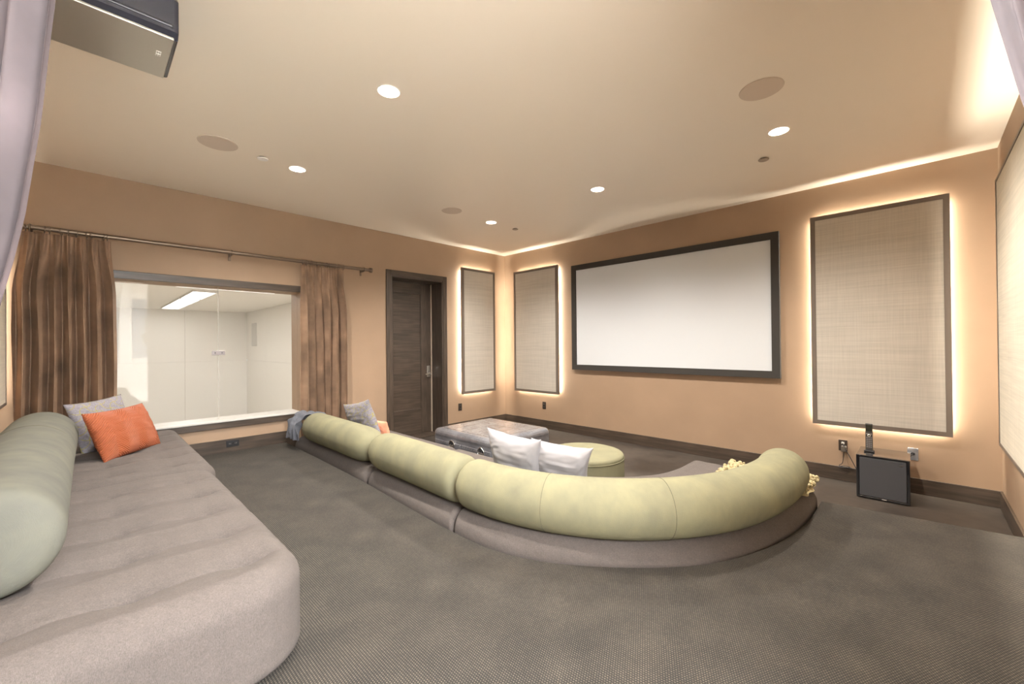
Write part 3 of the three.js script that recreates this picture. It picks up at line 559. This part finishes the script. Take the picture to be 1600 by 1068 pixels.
// ───────────────────────── long tufted sofa on the platform ─────────────────────────
function tuftedModule(name, label, x0, x1, z0, z1, tx, tz, rp = 0) {
  const t = thing(name, label, 'sofa', [(x0 + x1) / 2, PL, (z0 + z1) / 2], 0, 'tufted sofa modules on the platform');
  const w = x1 - x0, d = z1 - z0, h = SEAT, r = 0.10;
  let g = new THREE.BoxGeometry(w, h, d, Math.round(w / 0.006), 20, Math.round(d / 0.013)); g = boxUV(g);
  const p = g.attributes.position, cx = (x0 + x1) / 2, cz = (z0 + z1) / 2, q = V(), c = V();
  for (let i = 0; i < p.count; i++) {
    q.fromBufferAttribute(p, i);
    const topness = smooth(0, 0.06, q.y - (h / 2 - 0.07));
    c.set(clamp(q.x, -w / 2 + r, w / 2 - r), clamp(q.y, -h / 2 + 0.04, h / 2 - r), clamp(q.z, -d / 2 + r, d / 2 - r));
    const k = q.clone().sub(c), rr = q.y < -h / 2 + 0.04 ? 0.04 : r; const sx = k.x / r, sy = k.y / (q.y < c.y ? 0.04 : r), sz = k.z / r, corner = rp && q.x > w / 2 - rp && q.z < -d / 2 + rp, L = corner ? Math.hypot(Math.max(Math.abs(sx), Math.abs(sz)), sy) : Math.hypot(sx, sy, sz);
    if (L > 1) { const m = Math.max(Math.abs(sx), Math.abs(sy), Math.abs(sz)) / L; k.multiplyScalar(m); }
    q.copy(c).add(k);
    if (rp) { const a = (q.x - (w / 2 - rp)) / rp, b = ((-d / 2 + rp) - q.z) / rp; if (a > 0 && b > 0) { const m = Math.max(a, b) / Math.hypot(a, b); q.x = w / 2 - rp + a * m * rp; q.z = -d / 2 + rp - b * m * rp; } }
    if (topness > 0) {
      const X = q.x + cx, Z = q.z + cz; let dy = 0;
      for (const a of tx) {
        const dx = X - a;
        for (const b of tz) { const e = Math.hypot(dx, (Z - b) * 0.8); dy -= 0.016 * Math.exp(-(e * e) / (0.04 * 0.04)) + 0.016 * Math.exp(-e / 0.016); }
        let along = 0; for (const b of tz) along = Math.max(along, Math.exp(-Math.abs(Z - b) / 0.14));
        const bend = 0.010 * Math.sin(Z * 17 + a * 9), ex = Math.abs(dx - bend * (1 - along)) / 0.155;
        if (ex < 1) dy -= (1 - Math.pow(ex, 0.32)) * (0.016 + 0.050 * along) * smooth(0, 0.12, Z - z0) ;
      }
      for (const b of tz) dy -= 0.0016 * Math.exp(-((Z - b) ** 2) / (0.006 * 0.006));
      dy += 0.006 * perlin.noise(X * 5, Z * 4, 2.2) + 0.003 * perlin.noise(X * 22, Z * 7, 5.1);
      q.y += dy * topness;
    }
    p.setXYZ(i, q.x, q.y + h / 2, q.z);
  }
  part(t, 'seat', smoothNormals(g), M.heather, 'taupe heather seat with deep button tufts');
  for (const a of tx) for (const b of tz) part(t, 'tuft_button', clean(new THREE.SphereGeometry(0.007, 10, 8).scale(1, 0.5, 1).translate(a - cx, h - 0.088, b - cz)), M.seam);
  return t;
}
{
  const tz = [4.745, 5.05, 5.36], s = 0.315;
  tuftedModule('tufted_sofa_module', 'taupe tufted sofa module under the pillows by the window', 0.22, 1.948, 4.545, 5.53, [0.50, 0.81, 1.12, 1.43, 1.72], tz);
  tuftedModule('tufted_sofa_module', 'taupe tufted sofa module with its rounded free end toward the entry', 1.952, 3.69, 4.575, 5.53, [2.19, 2.19 + s, 2.19 + 2 * s, 2.19 + 3 * s, 2.19 + 4 * s], tz, 0.22);
  const ax = new THREE.CatmullRomCurve3([V(0.98, 0, 5.352), V(2, 0, 5.36), V(3.28, 0, 5.36)]);
  const t = thing('bolster_cushion', 'long pale green bolster roll lying along the back of the tufted sofa', 'bolster', [0, 0, 0]);
  part(t, 'roll', bolster(ax, 0, 1, 0.172, PL + SEAT + 0.158, 0.09, M.velvetCool), M.velvetCool);
  for (const x of [1.75, 3.2]) part(t, 'seam', clean(new THREE.TorusGeometry(x > 3 ? 0.165 : 0.172, 0.0016, 6, 72).rotateY(Math.PI / 2).translate(x, PL + SEAT + 0.158, 5.36)), M.seamGreen);
}
// ───────────────────────── pillows ─────────────────────────
function pillowGeo(w, h, t, sag = 0.05, n = 44, s0 = 1) {
  const side = (sg) => grid(n, n, (u, v) => {
    const a = u * 2 - 1, b = v * 2 - 1;
    const pin = 1 - sag * (1 - a * a) * Math.abs(b) ** 3, pin2 = 1 - sag * (1 - b * b) * Math.abs(a) ** 3;
    const f = Math.pow(Math.max(0, (1 - Math.abs(a) ** 2.6) * (1 - Math.abs(b) ** 2.6)), 0.55);
    const wr = 0.012 * perlin.noise(a * 3 + s0, b * 3, s0) * (1 - f * 0.5) + 0.008 * perlin.noise(a * 9 * (1 - f) + s0, b * 9, s0 * 2);
    return [a * w / 2 * pin2, b * h / 2 * pin, sg * (f * t / 2 + (f > 0.001 ? wr * f : 0)), u, v];
  }, sg < 0);
  return smoothNormals(merge([side(1), side(-1)]));
}
function pillow(label, mat, w, h, t, pos, yaw, tilt, roll = 0, group, sag = 0.06, s0 = 1) {
  const o = thing('throw_pillow', label, 'pillow', pos, 0, group);
  const g = pillowGeo(w, h, t, sag, 44, s0); g.rotateZ(roll); g.rotateX(tilt); g.rotateY(yaw);
  g.computeBoundingBox(); g.translate(0, -g.boundingBox.min.y, 0);
  part(o, 'pillow_cover', g, mat); return o;
}
const SY = PL + SEAT;
pillow('orange velvet lumbar pillow with a stitched chevron pattern', M.orange, 0.55, 0.36, 0.15, [1.08, SY - 0.020, 4.95], 2.49, -0.38, 0.0, 'pillows on the tufted sofa', 0.07, 3.3);
pillow('grey pillow with a yellow lattice print behind the orange pillow', M.lattice, 0.39, 0.39, 0.12, [0.80, SY - 0.020, 5.06], 2.2, -0.30, 0.08, 'pillows on the tufted sofa', 0.08, 5.1);
pillow('white satin pillow leaning on the bolster beside the metal table', M.satin, 0.47, 0.45, 0.17, [3.29, SEAT - 0.012, 3.14], 3.14 + 0.05, -0.30, 0.05, 'white pillows', 0.17, 7.7);
pillow('white satin pillow leaning on the bolster in front of the round ottoman', M.satin, 0.40, 0.41, 0.16, [3.57, SEAT - 0.012, 3.04], 3.14 + 0.40, -0.32, 0.10, 'white pillows', 0.17, 9.2);
pillow('white pillow with a faint yellow print at the window end of the sofa', M.lattice, 0.42, 0.42, 0.13, [1.10, SEAT - 0.010, 3.16], 3.14 + 0.25, -0.25, -0.2, undefined, 0.08, 11.4);
pillow('small salmon pillow peeking out behind the printed pillow', std(C(0.80, 0.33, 0.20), 0.7), 0.38, 0.235, 0.10, [1.10, SEAT - 0.008, 2.99], 3.14 + 0.15, -0.25, 0, undefined, 0.06, 13.9);

// ───────────────────────── throws ─────────────────────────
{
  const t = thing('throw_blanket', 'crumpled blue-grey throw blanket over the window end of the sofa', 'blanket', [0.47, SEAT, 3.36]);
  const f = (u, v) => { // draped over the end of the bolster: v runs from the seat behind, over the roll, to the front
    const a = Math.PI * (0.02 + 0.9 * v), R = 0.175 + 0.03 * Math.sin(u * 19 + v * 6) * (0.4 + 0.6 * Math.abs(Math.cos(a))) + 0.045 * perlin.noise(u * 5, v * 7, 3.3);
    const x = (u - 0.5) * 0.30 + 0.05 * perlin.noise(u * 3, v * 5, 8.1) - 0.04, y = 0.10 + Math.sin(a) * R * 0.95 - (v < 0.12 ? (0.12 - v) * 0.8 : 0), z = 0.07 + Math.cos(a) * R * 1.05;
    return [x, Math.max(0.006 + 0.012 * (1 + perlin.noise(u * 9, v * 9, 1)), y), z, u * 0.4, v * 0.6];
  };
  part(t, 'cloth', grid(60, 70, f), M.throwBlue);
}
{
  const t = thing('fleece_throw', 'fluffy cream fleece throw over the curved end of the sofa', 'throw', [4.40, SEAT, 1.72]);
  const list = []; const g0 = new THREE.SphereGeometry(1, 7, 5);
  const base = grid(50, 40, (u, v) => { const x = (u - 0.5) * 0.56, z = (v - 0.5) * 0.40, e = Math.max(0, 1 - (2 * u - 1) ** 4) * Math.max(0, 1 - (2 * v - 1) ** 4); return [x + 0.03 * perlin.noise(u * 4, v * 4, 1), 0.012 + e * (0.028 + 0.02 * perlin.noise(u * 8, v * 8, 2)), z + 0.03 * perlin.noise(u * 4, v * 4, 5), u, v]; }, true);
  part(t, 'backing', base, M.fleece);
  for (let k = 0; k < 900; k++) {
    const x = (rnd() - 0.5) * 0.56, z = (rnd() - 0.5) * 0.40, s = 0.006 + rnd() * 0.008, y = 0.03 + rnd() * 0.03;
    const g = g0.clone().scale(s * (0.7 + rnd()), s * (0.8 + rnd()), s * (0.7 + rnd())).rotateX(rnd() * 3).rotateY(rnd() * 3).translate(x, y, z); list.push(g);
  }
  const p = part(t, 'fleece_curls', merge(list), M.fleece); p.userData.kind = 'stuff';
}
// ───────────────────────── round ottoman ─────────────────────────
{
  const t = thing('round_ottoman', 'round pale yellow velvet ottoman with a buttoned top', 'ottoman', [3.10, 0, 2.10]);
  const R = 0.335, top = 0.42, prof = [];
  prof.push([0, 0.012], [R - 0.02, 0.012], [R - 0.004, 0.02], [R, 0.05], [R + 0.002, 0.2], [R, top - 0.045]);
  for (let k = 1; k <= 8; k++) { const f = k / 8 * Math.PI / 2; prof.push([R - 0.03 + Math.cos(f) * 0.03, top - 0.035 + Math.sin(f) * 0.03]); }
  for (let k = 1; k <= 14; k++) { const r = (R - 0.03) * (1 - k / 14); prof.push([r, top - 0.005 + 0.008 * Math.sin(r / R * 2.2) - 0.022 * Math.exp(-(r * r) / (0.04 * 0.04))]); }
  const lg = new THREE.LatheGeometry(prof.map(([r, y]) => new THREE.Vector2(r, y)), 120), uv = lg.attributes.uv; for (let i = 0; i < uv.count; i++) uv.setXY(i, uv.getX(i) * 2.1, uv.getY(i) * 0.8);
  part(t, 'cushion', mottle(lg, 6, 0.1, 4), M.velvet);
  part(t, 'piping', clean(new THREE.TorusGeometry(R + 0.0005, 0.004, 8, 90).rotateX(Math.PI / 2).translate(0, top - 0.045, 0)), M.velvetPlain);
  part(t, 'button', clean(new THREE.SphereGeometry(0.012, 14, 10).scale(1, 0.5, 1).translate(0, top - 0.022, 0)), M.velvetPlain);
  for (let k = 0; k < 4; k++) { const f = k * Math.PI / 2 + 0.6; part(t, 'foot', cyl(0.02, 0.018, 0.013, Math.cos(f) * 0.25, 0.0065, Math.sin(f) * 0.25, 16), M.blackMatte); }
}
// ───────────────────────── riveted aluminium coffee table in plastic wrap ─────────────────────────
{
  const x0 = 1.26, x1 = 2.25, z0 = 1.52, z1 = 2.40, top = 0.42, w = x1 - x0, d = z1 - z0;
  const t = thing('coffee_table', 'riveted aluminium trunk coffee table wrapped in clear plastic', 'table', [(x0 + x1) / 2, 0, (z0 + z1) / 2]);
  const r = 0.075;
  part(t, 'body', bx(w - 0.012, 0.34, d - 0.012, 0, 0.20, 0, 0.03), M.alu);
  // lid with a rounded overhanging edge, covered in separate sheets
  const g = boxUV(new RoundedBoxGeometry(w, 0.09 * 2, d, 6, r)); const p = g.attributes.position; for (let i = 0; i < p.count; i++) if (p.getY(i) < 0) p.setY(i, Math.max(p.getY(i), -0.0) * 1); g.translate(0, top - 0.09, 0); g.computeVertexNormals();
  part(t, 'lid', smoothNormals(boxUV(new RoundedBoxGeometry(w, 0.11, d, 6, 0.054).translate(0, top - 0.055, 0))), M.alu);
  const nx = 5, nz = 3, ix = w - 0.16, iz = d - 0.16;
  for (let i = 0; i < nx; i++) for (let j = 0; j < nz; j++) {
    const sx = ix / nx, sz = iz / nz, cx = -ix / 2 + sx * (i + 0.5), cz = -iz / 2 + sz * (j + 0.5);
    const s = part(t, 'sheet', bx(sx - 0.008, 0.004, sz - 0.008, cx, top + 0.001, cz, 0.001), M.alu);
    const rv = []; for (let k = 0; k < 5; k++) { const q = -0.5 + (k + 0.5) / 5; rv.push(clean(new THREE.SphereGeometry(0.003, 6, 4).translate(cx + q * sx, top + 0.0025, cz - sz / 2 + 0.008)), clean(new THREE.SphereGeometry(0.003, 6, 4).translate(cx - sx / 2 + 0.008, top + 0.0025, cz + q * sz))); }
    part(s, 'rivets', merge(rv), M.nickel);
  }
  const fz = d / 2;
  for (let k = 0; k < 2; k++) {
    const cx = (k - 0.5) * (w / 2 - 0.03), dr = part(t, 'drawer', bx(w / 2 - 0.05, 0.23, 0.014, cx, 0.185, fz - 0.005, 0.004), M.alu);
    for (const s of k ? [0.086] : [0.078]) {
      const hx = cx + s * 1.0;
      part(dr, 'handle_ring', clean(new THREE.TorusGeometry(0.046, 0.006, 10, 40).translate(hx, 0.29 - 0.012, fz + 0.003)), M.chrome);
      part(dr, 'handle_cup', cyl(0.044, 0.044, 0.003).rotateX(Math.PI / 2).translate(hx, 0.278, fz + 0.001), M.black);
      part(dr, 'handle_grip', merge([bx(0.085, 0.012, 0.006, hx, 0.272, fz + 0.006, 0.003), clean(new THREE.CircleGeometry(0.038, 24, Math.PI, Math.PI).translate(hx, 0.27, fz + 0.004))]), M.chrome);
    }
    const rv = []; for (let q = 0; q < 12; q++) { const x = cx - (w / 4 - 0.04) + q * (w / 2 - 0.08) / 11; for (const y of [0.088, 0.283]) rv.push(clean(new THREE.SphereGeometry(0.003, 6, 4).translate(x, y, fz + 0.002))); }
    part(dr, 'rivets', merge(rv), M.nickel);
  }
  for (const sx of [-1, 1]) for (const sz of [-1, 1]) part(t, 'foot', cyl(0.03, 0.03, 0.04, sx * (w / 2 - 0.09), 0.02, sz * (d / 2 - 0.09), 20), M.blackMatte);
  const fg = new RoundedBoxGeometry(w + 0.014, 0.20, d + 0.014, 8, 0.06); fg.translate(0, top + 0.005 - 0.10, 0);
  part(t, 'plastic_wrap', boxUV(fg), M.film, 'clear shiny plastic wrap');
}
// ───────────────────────── projector ─────────────────────────
{
  const x0 = 2.60, x1 = 2.985, z0 = 4.864, z1 = 5.44, y0 = 2.645, h = 0.19;
  const t = thing('projector', 'dark glossy projector hanging from the ceiling above the platform', 'projector', [(x0 + x1) / 2, y0, (z0 + z1) / 2]);
  const w = x1 - x0, d = z1 - z0, navy = phy(C(0.028, 0.030, 0.045), 0.2, { clearcoat: 0.35, clearcoatRoughness: 0.08 });
  const ch = (a, b, c, e) => { const s = shapeOf([[-a + c, 0], [a - c, 0], [a, c], [a, b - e], [a - e, b], [-a + e, b], [-a, b - e], [-a, c]]); return s; };
  const g = new THREE.ExtrudeGeometry(ch(w / 2 - 0.006, h - 0.01, 0.02, 0.03), { depth: d - 0.03, bevelEnabled: true, bevelThickness: 0.014, bevelSize: 0.006, bevelSegments: 3 }); g.translate(0, 0.012, -d / 2 + 0.015);
  part(t, 'casing', boxUV(g), navy);
  part(t, 'bottom_plate', bx(w - 0.03, 0.012, d - 0.03, 0, 0.008, 0, 0.004), std(C(0.50, 0.49, 0.45), 0.32, { metalness: 0.85 }), 'satin metal underside');
  part(t, 'side_rib', bx(0.012, 0.014, d - 0.04, w / 2, 0.05, 0, 0.005), navy);
  part(t, 'lens_barrel', cyl(0.05, 0.055, 0.03).rotateX(Math.PI / 2).translate(0, 0.09, -d / 2 + 0.012), M.black);
  part(t, 'lens_glass', clean(new THREE.SphereGeometry(0.045, 24, 12, 0, Math.PI * 2, 0, Math.PI / 2).scale(1, 0.3, 1).rotateX(-Math.PI / 2).translate(0, 0.09, -d / 2 + 0.002)), M.gloss);
  part(t, 'logo', merge([0.018, 0.040].flatMap((x) => [0, 1, 2].map((k) => bx(0.015, 0.002, 0.003, x, 0.0015, -d / 2 + 0.046 + k * 0.007)).concat([bx(0.003, 0.002, 0.017, x + 0.009, 0.0015, -d / 2 + 0.053)]))), M.white, 'small pale maker mark');
  part(t, 'mount_pole', cyl(0.022, 0.022, H - y0 - h + 0.01, 0, (h + H - y0) / 2 - 0.005, 0), M.black);
  part(t, 'ceiling_plate', bx(0.16, 0.008, 0.16, 0, H - y0 - 0.005, 0, 0.002), M.black);
}
// ───────────────────────── curtain rod and brown curtains ─────────────────────────
{
  const RX = 0.10, RY = 2.333, za = 2.56, zb = 5.50;
  const t = thing('curtain_rod', 'long dark bronze curtain rod above the internal window', 'curtain rod', [RX, RY, (za + zb) / 2]);
  const mid = (za + zb) / 2;
  part(t, 'pole', cyl(0.019, 0.019, zb - za, 0, 0, 0, 24).rotateX(Math.PI / 2), M.bronze);
  for (const s of [-1, 1]) part(t, 'finial', merge([cyl(0.025, 0.025, 0.02, 0, s * ((zb - za) / 2), 0, 24), cyl(0.031, 0.031, 0.024, 0, s * ((zb - za) / 2 + 0.014), 0, 24)]).rotateX(Math.PI / 2), M.bronze);
  for (const z of [2.64, 4.084, 5.46]) part(t, 'bracket', merge([bx(0.10, 0.012, 0.016, -0.045, -0.022, z - mid, 0.002), bx(0.012, 0.075, 0.022, -0.093, -0.035, z - mid, 0.002), clean(new THREE.TorusGeometry(0.022, 0.006, 8, 24).translate(0, 0, z - mid))]), M.bronze);
  const drape = (label, z0, z1, zb0, zb1, folds, ybot, s0) => {
    const c = thing('curtain', label, 'curtain', [RX, ybot, (z0 + z1) / 2], 0, 'brown velvet curtains at the window');
    const zc = (z0 + z1) / 2, hgt = RY - 0.037 - ybot;
    const g = grid(260, 60, (u, v) => {                              // v: 0 top, 1 bottom
      const yy = hgt * (1 - v), a = z0 + (z1 - z0) * u, b = zb0 + (zb1 - zb0) * u, k = smooth(0, 0.25, v);
      const warp = u + 0.035 * perlin.noise(u * 5 + s0, v * 1.2, s0), ph = warp * folds * Math.PI * 2;
      const rg = Math.pow(Math.abs(Math.sin(ph / 2)), 0.75), amp = 0.022 + 0.064 * k + 0.012 * perlin.noise(u * 6 + s0, 1.5, s0);
      const x = 0.004 + amp * (rg * 1.6 - 0.9) + 0.010 * (1 - k) * Math.sin(ph * 2 + 0.5) + 0.008 * perlin.noise(u * 14 + s0, v * 2.5, 3);
      const z = a + (b - a) * k + 0.018 * k * Math.sin(ph) + 0.008 * perlin.noise(u * 9, v * 3, s0);
      return [x - 0.012, yy, z - zc, (z1 - z0) * 2.2 * u, yy];
    });
    part(c, 'cloth', g, M.brown);
    const n = folds + 3;
    for (let k = 0; k <= n; k++) { const z = z0 + 0.01 + (z1 - z0 - 0.02) * (k / n) - zc + 0.012 * Math.sin(k * 2.7 + s0); part(c, 'ring', clean(new THREE.TorusGeometry(0.028, 0.0034, 8, 28).rotateY(0.25 * Math.sin(k * 1.9)).translate(0, RY - ybot - 0.008, z)), M.bronze); }
    return c;
  };
  drape('wide brown velvet curtain beside the tufted sofa', 4.99, 5.50, 4.945, 5.55, 7, PL + 0.01, 2.1);
  drape('narrow brown velvet curtain between the window and the dark door', 2.90, 3.405, 2.86, 3.40, 6, 0.02, 6.4);
}
// ───────────────────────── tied-back entry curtains ─────────────────────────
{
  // the track runs diagonally across the entry corner, 0.65 m in front of the camera's place
  const fx = -0.69964, fz = -0.71449, rx = 0.71449, rz = -0.69964, P0 = V(5.2044 + fx * 0.65, 0, 5.1408 + fz * 0.65);
  const tr = thing('curtain_track', 'slim bronze ceiling track across the entry corner', 'curtain track', [P0.x, H - 0.02, P0.z], Math.atan2(-rz, rx));
  part(tr, 'rail', bx(2.2, 0.02, 0.03, 0, 0.005, 0, 0.003), M.bronze);
  part(tr, 'end_stop', bx(0.03, 0.03, 0.036, 1.1, 0.004, 0, 0.004), M.bronze); part(tr, 'end_stop', bx(0.03, 0.03, 0.036, -1.1, 0.004, 0, 0.004), M.bronze);
  const tied = (side, label, edge, s0, mat) => {                         // edge(y): distance of the free edge from the middle of the opening
    const c = thing('entry_curtain', label, 'curtain', [P0.x, PL, P0.z], Math.atan2(-rz, rx), 'tied-back entry curtains');
    const top = H - 0.052 - PL;
    const g = grid(150, 110, (u, v) => {
      const yy = top * (1 - v) + 0.012, y = yy + PL, e = edge(y), out = 1.13, wide = Math.max(0.05, out - e);
      const ph = u * 9 * Math.PI * 2 + s0, amp = 0.018 + 0.012 * Math.sin(u * 7 + s0) + 0.006 * (1 - smooth(0, 0.6, wide));
      const uu = e + wide * u, edgeHem = smooth(0, 0.12, u);
      const x = side * uu, z = amp * edgeHem * Math.sin(ph + 0.8 * perlin.noise(u * 4, v * 3, s0)) + 0.02 * perlin.noise(u * 3, v * 4, s0 + 3) * edgeHem;
      return [x, yy, z, u * 1.3, yy];
    }, side > 0);
    part(c, 'cloth', g, mat);
    part(c, 'tieback', clean(new THREE.TorusGeometry(0.055, 0.011, 10, 36).scale(1, 1, 0.9).rotateX(Math.PI / 2).translate(side * 1.075, 1.0 - PL, 0)), mat);
  };
  const lerp = (t) => (y) => { for (let i = 0; i < t.length - 1; i++) if (y <= t[i][0] && y >= t[i + 1][0]) { const k = (t[i][0] - y) / (t[i][0] - t[i + 1][0]); return t[i][1] + (t[i + 1][1] - t[i][1]) * k; } return t[t.length - 1][1]; };
  const L = (px, py) => [1.3536 - (py - 538) / 650.6 * 0.65, (800 - px) / 650.6 * 0.65];
  tied(-1, 'mauve velvet curtain tied back beside the tufted sofa', lerp([[2.95, 0.655], L(88, 0), L(80, 60), L(66, 180), L(52, 260), L(40, 330), L(22, 400), L(0, 470), [1.28, 0.865], [1.0, 1.02], [0.7, 0.99], [0.2, 0.96]]), 1.7, M.mauve);
  tied(1, 'mauve velvet curtain tied back against the side wall', lerp([[2.95, 0.60], [1.89, 0.753], [1.73, 0.80], [1.5, 0.88], [1.25, 0.97], [1.0, 1.02], [0.7, 0.99], [0.2, 0.96]]), 4.2, M.mauve);
}

scene.traverse((o) => { if (o.isMesh) { o.castShadow = true; o.receiveShadow = true; } if (o.isSpotLight || o.isPointLight || o.isDirectionalLight) o.castShadow = true; });
renderer.render(scene, camera);
